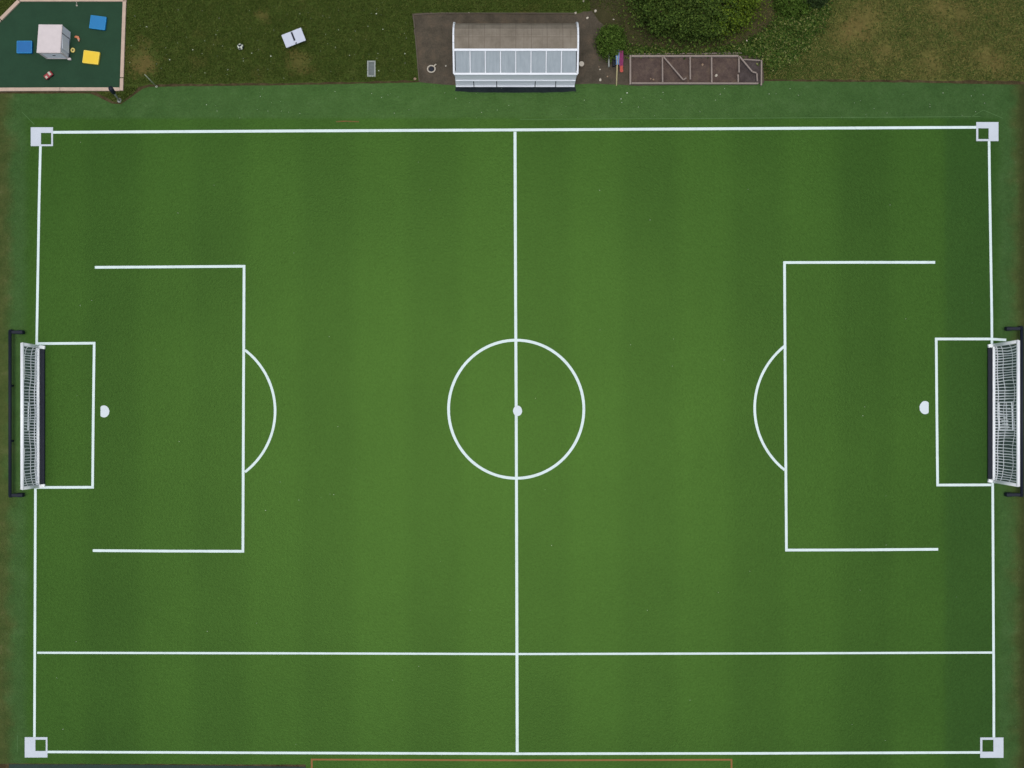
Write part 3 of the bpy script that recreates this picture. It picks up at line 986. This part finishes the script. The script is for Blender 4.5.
# flag bundle leaning beside the bed
b = P(616.4, 86)
t = thing('flag', 'rolled blue and magenta flag on a yellowed pole beside the bed', 'flag', (b.x, b.y, 0.008))
tip = P(617.6, 53.0, 0.55) - Vector((b.x, b.y, 0.0))
MB().tube([(0, 0, 0.02), tip * 0.5, tip], 0.035, 8).build('pole', M['flag_pole'], t, True)


def drape(x0, x1, ya, yb, mat, zoff, seed):
    rnd = random.Random(seed)
    mb = MB()
    nx, ny = 6, 10
    grid = []
    for j in range(ny + 1):
        v = j / ny
        row = []
        for i in range(nx + 1):
            u = i / nx
            y = ya + (yb - ya) * v
            x = x0 + (x1 - x0) * u + rnd.uniform(-.012, .012)
            zc = tip.z * min(1.0, max(0.05, y / tip.y)) + zoff + 0.05 * math.sin(u * math.pi * 2.5 + v * 2)
            row.append(mb.bm.verts.new((x, y, max(0.02, zc))))
        grid.append(row)
    for j in range(ny):
        for i in range(nx):
            mb.bm.faces.new((grid[j][i], grid[j][i + 1], grid[j + 1][i + 1], grid[j + 1][i]))
    o = mb.build('cloth', M[mat], t, True)
    s = o.modifiers.new('thick', 'SOLIDIFY')
    s.thickness = 0.015
    return o


drape(-0.07, 0.10, 0.95, 1.66, 'flag_blue', 0.06, 1)
drape(0.10, 0.30, 0.85, 1.60, 'flag_pink', 0.03, 2)
drape(0.14, 0.30, 0.62, 0.92, 'flag_red', 0.05, 3)
MB().box((-0.14, 1.28, 0.10), (0.13, 0.68, 0.20), None, 0.02).build('flag_shadow', M['dark'], t)  # dark box standing in for the shadow left of the flag
b = P(608.6, 61)
o = MB().box((b.x, b.y, 0.10), (0.07, 0.66, 0.2), None, 0.01).build('plank', M['grey'])
props(o, 'grey plank on edge between the round shrub and the flag', 'plank')


# ------------------------------------------------------------------ stones
def stone(x, y, r, label, mat='stone', z=0.008):
    b = P(x, y)
    r *= 0.78
    mb = MB().ball((0, 0, 0), r, 2, (1.2, 0.95, 0.7), r * 0.12)
    o = mb.build('stone', M[mat], None, True)
    o.location = (b.x, b.y, z + r * 0.45)
    o.rotation_euler = (0, 0, random.uniform(0, 3))
    return props(o, label, 'stone', 'loose pale stones on the soil')


stone(469, 13.2, .05, 'tiny white stone on the soil edge behind the shelter, left part')
stone(575.4, 13.2, .075, 'white stone behind the shelter at its upper right corner')
stone(595.4, 11.2, .085, 'bright white stone between the shelter corner and the round shrub')
stone(587.4, 18.2, .08, 'dull white stone just right of the shelter roof end')
stone(583.6, 1.2, .06, 'white stone on the grass at the top photo edge')
stone(613.6, 19.6, .05, 'small grey stone above the round shrub')
stone(630.6, 12.6, .05, 'small tan stone on the mulch left of the big bush', 'tan_stone', 0.012)
stone(445.8, 66, .05, 'small white stone between the hose ring and the shelter')
stone(600.2, 80, .085, 'largest pale stone on the soil right of the shelter')
stone(600, 69.6, .05, 'small pale stone right of the bucket')
stone(607.4, 76.6, .05, 'small pale stone between the flag pole and the largest stone', 'tan_stone')
stone(599, 67, .035, 'tiny tan stone beside the bucket', 'tan_stone')
stone(415, 79, .09, 'tan stone in the grass at the lower left corner of the soil apron', 'tan_stone', 0.0)
stone(716, 75.8, .085, 'white stone inside the timber bed frame', 'stone', 0.03)
stone(702.4, 65, .075, 'tan stone inside the timber bed frame', 'tan_stone', 0.03)
stone(653.4, 80, .06, 'pale tan stone in the first bed section, right one', 'tan_stone', 0.03)
stone(650.6, 79, .05, 'pale tan stone in the first bed section, left one', 'tan_stone', 0.03)
stone(644, 12, .04, 'tiny pale stone on the mulch beside the big bush', 'stone', 0.012)
stone(746.6, 41, .05, 'tiny white stone in the leafy ground cover', 'stone', 0.05)


# ------------------------------------------------------------------ vegetation
def leaves(pts, size, mat, name, parent, seed, flat_bias=0.5):
    """one mesh of many folded leaves at the given points"""
    rs = np.random.RandomState(seed)
    n = len(pts)
    pts = np.asarray(pts, dtype=float)
    nrm = rs.normal(size=(n, 3))
    nrm[:, 2] = np.abs(nrm[:, 2]) + flat_bias
    nrm /= np.linalg.norm(nrm, axis=1)[:, None]
    t = np.cross(nrm, rs.normal(size=(n, 3)))
    t /= np.linalg.norm(t, axis=1)[:, None]
    s = np.cross(nrm, t)
    L = size * rs.uniform(0.6, 1.4, size=(n, 1))
    W = L * rs.uniform(0.3, 0.45, size=(n, 1))
    v = np.stack([pts - t * L * .5, pts + s * W + nrm * W * .3, pts + t * L * .5, pts - s * W + nrm * W * .3], 1).reshape(-1, 3)
    f = [(4 * i, 4 * i + 1, 4 * i + 2, 4 * i + 3) for i in range(n)]
    me = bpy.data.meshes.new(name)
    me.from_pydata(v.tolist(), [], f)
    me.materials.append(M[mat])
    return link(bpy.data.objects.new(name, me), parent)


def clump_points(n, clumps, rs, shell_=0.55):
    """points through lumpy clumps, denser near each clump's outside"""
    w = np.array([c[3] ** 2 for c in clumps])
    idx = rs.choice(len(clumps), size=n, p=w / w.sum())
    d = rs.normal(size=(n, 3))
    d /= np.linalg.norm(d, axis=1)[:, None]
    r = rs.uniform(shell_, 1.05, size=(n, 1))
    cc = np.array([c[:3] for c in clumps])[idx]
    rr = np.array([c[3] for c in clumps])[idx][:, None]
    sq = np.array([1, 1, 0.8])
    p = cc + d * r * rr * sq
    return p


def tree(name, label, cat, base, spread, height, n, leaf, mats, seed, nclump=40, trunk_r=0.11):
    rs = np.random.RandomState(seed)
    t = thing(name, label, cat, base)
    mb = MB()
    th = height * 0.45
    mb.tube([(0, 0, 0), (0.03, 0.02, th * 0.5), (0.0, 0.05, th)], [trunk_r * 1.4, trunk_r, trunk_r * 0.8], 10)
    clumps = []
    for k in range(nclump):
        a = k * 2.39996 + rs.uniform(-.4, .4)
        rr = math.sqrt((k + 0.5) / nclump) * rs.uniform(0.92, 1.06)
        x, y = spread[0] * rr * math.cos(a), spread[1] * rr * math.sin(a)
        z = height * (0.40 + 0.50 * math.sqrt(max(0, 1 - rr * rr * 0.9))) + rs.uniform(-.09, .09) * height
        r = rs.uniform(0.13, 0.26) * min(spread)
        clumps.append((x, y, max(r * 0.7, z), r))
        if k % 4 == 0:
            mb.tube([(0, 0.03, th * 0.8), (x * 0.5, y * 0.5, th + (z - th) * 0.5), (x, y, z)], [trunk_r * .5, trunk_r * .35, trunk_r * .15], 6)
    mb.build('trunk', M['bark'], t, True)
    pts = clump_points(n, clumps, rs)
    # loose outer and lower leaves that fill the dome between the clumps
    m = int(n * 0.55)
    d = rs.normal(size=(m, 3))
    d[:, 2] = np.abs(d[:, 2])
    d /= np.linalg.norm(d, axis=1)[:, None]
    d *= (rs.uniform(0.45, 1.0, size=(m, 1)) ** 0.5 + np.abs(rs.normal(scale=0.09, size=(m, 1))))
    dome = np.stack([d[:, 0] * spread[0] * 1.05, d[:, 1] * spread[1] * 1.05, height * (0.18 + 0.66 * d[:, 2])], 1) + rs.normal(scale=0.06, size=(m, 3))
    m = int(n * 0.22)          # straggling low shoots round the rim
    a = rs.uniform(0, 2 * math.pi, size=m)
    q = 0.85 + np.abs(rs.normal(scale=0.22, size=m))
    rim = np.stack([np.cos(a) * q * spread[0], np.sin(a) * q * spread[1], rs.uniform(0.04, 0.22, size=m) * height], 1)
    pts = np.concatenate([pts, dome, rim])
    pts = pts[pts[:, 2] > 0.03]
    if len(mats) > 1:
        # the right side carries the lighter, yellower leaves
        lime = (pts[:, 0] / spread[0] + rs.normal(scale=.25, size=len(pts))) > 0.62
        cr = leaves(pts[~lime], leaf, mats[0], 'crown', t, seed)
        leaves(pts[lime], leaf, mats[1], 'lime_foliage', t, seed + 1)
    else:
        leaves(pts, leaf, mats[0], 'crown', t, seed)
    return t


b = P(700, -5)
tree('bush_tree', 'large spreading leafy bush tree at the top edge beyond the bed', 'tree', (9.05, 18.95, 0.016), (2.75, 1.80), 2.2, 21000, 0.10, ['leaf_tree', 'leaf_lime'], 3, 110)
b = P(612.5, 39)
tree('round_shrub', 'small round green shrub between the shelter and the bed', 'shrub', (b.x * 0.985, b.y * 0.985, 0.008), (0.66, 0.74), 1.0, 3000, 0.08, ['leaf_shrub'], 5, 34, 0.04)
b = P(792, 6)
tree('low_shrub', 'low dark green shrub by the track end at the top edge', 'shrub', (b.x, b.y, 0.0), (0.85, 0.55), 0.7, 2200, 0.10, ['leaf_shrub'], 8, 20, 0.04)
b = P(812, -2)
tree('dark_shrub', 'blackish shrub at the top edge beside the dry grass', 'shrub', (b.x, b.y, 0.0), (0.7, 0.5), 0.8, 1600, 0.10, ['leaf_dark'], 9, 16, 0.04)


def inside(poly, x, y):
    r = False
    n = len(poly)
    for i in range(n):
        x0, y0 = poly[i]
        x1, y1 = poly[(i + 1) % n]
        if (y0 > y) != (y1 > y) and x < (x1 - x0) * (y - y0) / (y1 - y0) + x0:
            r = not r
    return r


# leafy ground cover: sweeps from behind the bed to the top right of the bush
cov = [(602, 48), (640, 47), (700, 52), (738, 46), (764, 32), (786, 10), (800, 2), (830, 2), (822, 26), (806, 48), (792, 62), (770, 74), (763, 60), (740, 52), (690, 54), (640, 55), (626, 56)]
rs = np.random.RandomState(21)
pts = []
while len(pts) < 9000:
    x, y = rs.uniform(600, 832), rs.uniform(0, 78)
    xx, yy = x + rs.normal(scale=3.5), y + rs.normal(scale=2.0)
    if inside(cov, xx, yy):
        p = P(x, y)
        pts.append((p.x, p.y, rs.uniform(0.03, 0.16)))
o = leaves(pts, 0.10, 'leaf_cover', 'ground_cover', None, 22, 0.9)
props(o, 'leafy green ground cover sweeping behind the bed and past the track', 'ground cover', kind='stuff')

# rough grass blades, in two stands
def blades(name, mat, regions, n, seed, label, hmin=0.05, hmax=0.13):
    rs = np.random.RandomState(seed)
    V, F = [], []
    tot = sum((r[2] - r[0]) * (r[3] - r[1]) for r in regions)
    for (x0, y0, x1, y1) in regions:
        k = int(n * (x1 - x0) * (y1 - y0) / tot)
        X = rs.uniform(x0, x1, k)
        Y = rs.uniform(y0, y1, k)
        for x, y in zip(X, Y):
            if any(inside(q, x, y) for q in NO_GRASS) or (inside(MULCH, x, y) and rs.uniform() < 0.72):
                continue
            p = P(x, y)
            if any((p.x - bx) ** 2 + (p.y - by) ** 2 < (br * rs.uniform(0.0, 1.0)) ** 2 for bx, by, br in BARE):
                continue
            a = rs.uniform(0, 2 * math.pi)
            h = rs.uniform(hmin, hmax)
            w = rs.uniform(0.012, 0.022)
            lx, ly = math.cos(a), math.sin(a)
            o = rs.uniform(0.3, 1.0) * h
            i = len(V)
            V += [(p.x - ly * w, p.y + lx * w, 0.0), (p.x + ly * w, p.y - lx * w, 0.0),
                  (p.x + lx * o * .5 + ly * w * .7, p.y + ly * o * .5 - lx * w * .7, h * .7), (p.x + lx * o * .5 - ly * w * .7, p.y + ly * o * .5 + lx * w * .7, h * .7),
                  (p.x + lx * o * 1.2, p.y + ly * o * 1.2, h * 0.9)]
            F += [(i, i + 1, i + 2, i + 3), (i + 3, i + 2, i + 4)]
    me = bpy.data.meshes.new(name)
    me.from_pydata(V, [], F)
    me.materials.append(M[mat])
    o = link(bpy.data.objects.new(name, me))
    return props(o, label, 'grass', kind='stuff')


MULCH = [(590, 12), (584, -40), (820, -60), (800, -20), (786, 14), (764, 36), (742, 50), (652, 57), (626, 52)]
NO_GRASS = [
    [(-80, 92), (-80, 60), (0, 18), (19, -1), (127, -1), (123.5, 92)],
    [(412, 12.5), (606, 11), (640, 50), (764, 50), (764, 90), (418, 90)],
    [(-80, 90), (96, 91), (112, 100.5), (121, 102), (133, 93.5), (140, 86.5), (150, 83.8), (300, 82.2), (420, 79.6), (420, 130), (-80, 130)],
    [(760, 79), (900, 79.6), (1060, 80.8), (1060, 130), (760, 130)],
    [(367, 61), (376, 61), (376, 77), (367, 77)],
]
blades('rough_grass', 'blade_w', [(119, -14, 764, 84)], 70000, 31, 'short dark olive rough grass west of and around the shelter')
blades('dry_grass', 'blade_e', [(764, -14, 1040, 82)], 34000, 32, 'dry brownish rough grass east of the timber bed')
blades('corner_grass', 'blade_w', [(-6, -14, 22, 20), (96, 86, 142, 102)], 2600, 33, 'dark grass tufts around the playground edging')

# white petals / litter flecks
rs = np.random.RandomState(44)
mb = MB()
spots = [(376.5, 14), (383, 29.6), (335.6, 47.6), (349.6, 55.6), (378, 53.6), (379, 71), (252, 53.4), (271, 56.4), (147, 27), (193, 50), (170, 60), (300, 14), (228, 70),
         (405, 54), (627, 93), (621, 99), (735, 93), (769, 94), (947, 90), (971, 96), (983, 95), (748, 98), (388, 95), (240, 118), (299, 500), (321, 498), (589, 443),
         (330, 494), (178, 213), (294, 253), (650, 220), (724, 360), (600, 330), (470, 610), (860, 590), (890, 205), (430, 190), (230, 640), (690, 700), (296, 744), (780, 500)]
for k in range(90):
    spots.append((rs.uniform(130, 410), rs.uniform(2, 80)))
for k in range(70):
    spots.append((rs.uniform(150, 1000), rs.uniform(88, 118)))
for k in range(45):
    spots.append((rs.uniform(50, 985), rs.uniform(140, 745)))
for i, (x, y) in enumerate(spots):
    p = P(x, y)
    r = rs.uniform(0.022, 0.04) if i < 16 else rs.uniform(0.008, 0.02)
    a = rs.uniform(0, 3)
    z = 0.05 if y < 80 else 0.026
    mb.poly([(p.x + r * math.cos(a + k * 1.2566), p.y + r * 0.8 * math.sin(a + k * 1.2566), z + 0.004 * math.sin(k)) for k in range(5)])
o = mb.build('petal_litter', M['petal'])
props(o, 'tiny pale petals and scraps scattered over grass and turf', 'litter', kind='stuff')

# ------------------------------------------------------------------ light, sky, camera
sun_dir = Vector((-0.02, -0.055, 1.0)).normalized()
elev = math.asin(sun_dir.z)
azim = math.atan2(sun_dir.x, sun_dir.y)
w = bpy.data.worlds.new('World')
scene.world = w
w.use_nodes = True
nt = w.node_tree
sky = nt.nodes.new('ShaderNodeTexSky')
sky.sky_type = 'NISHITA'
sky.sun_disc = False
sky.sun_elevation = elev
sky.sun_rotation = azim
sky.air_density = 1.0
sky.dust_density = 3.0
sky.ozone_density = 1.0
bg = nt.nodes['Background']
bg.inputs['Strength'].default_value = 0.15
hs = nt.nodes.new('ShaderNodeHueSaturation')      # overcast: the cloud layer greys the blue
hs.inputs['Saturation'].default_value = 0.55
nt.links.new(sky.outputs['Color'], hs.inputs['Color'])
nt.links.new(hs.outputs['Color'], bg.inputs['Color'])

sl = bpy.data.lights.new('sun', 'SUN')
sl.energy = 1.15
sl.angle = R(31)
sl.color = (1.0, 0.97, 0.92)
so = link(bpy.data.objects.new('sun', sl))
so.rotation_euler = sun_dir.to_track_quat('Z', 'Y').to_euler()
so.location = (0, 0, 40)

cam = bpy.data.cameras.new('camera')
co = link(bpy.data.objects.new('camera', cam))
co.location = (0, 0, H_CAM)
co.rotation_euler = (0, 0, 0)
cam.sensor_width = 36.0
cam.lens = 36.0 * H_CAM / 51.2
cam.clip_start = 0.5
cam.clip_end = 2000
scene.camera = co

vs = scene.view_settings
vs.view_transform = 'Standard'
vs.look = 'None'
vs.exposure = -0.05
vs.gamma = 1.0
vs.use_curve_mapping = False
scene.render.engine = 'CYCLES'
scene.cycles.max_bounces = 6
scene.cycles.use_denoising = True
scene.cycles.filter_width = 1.5
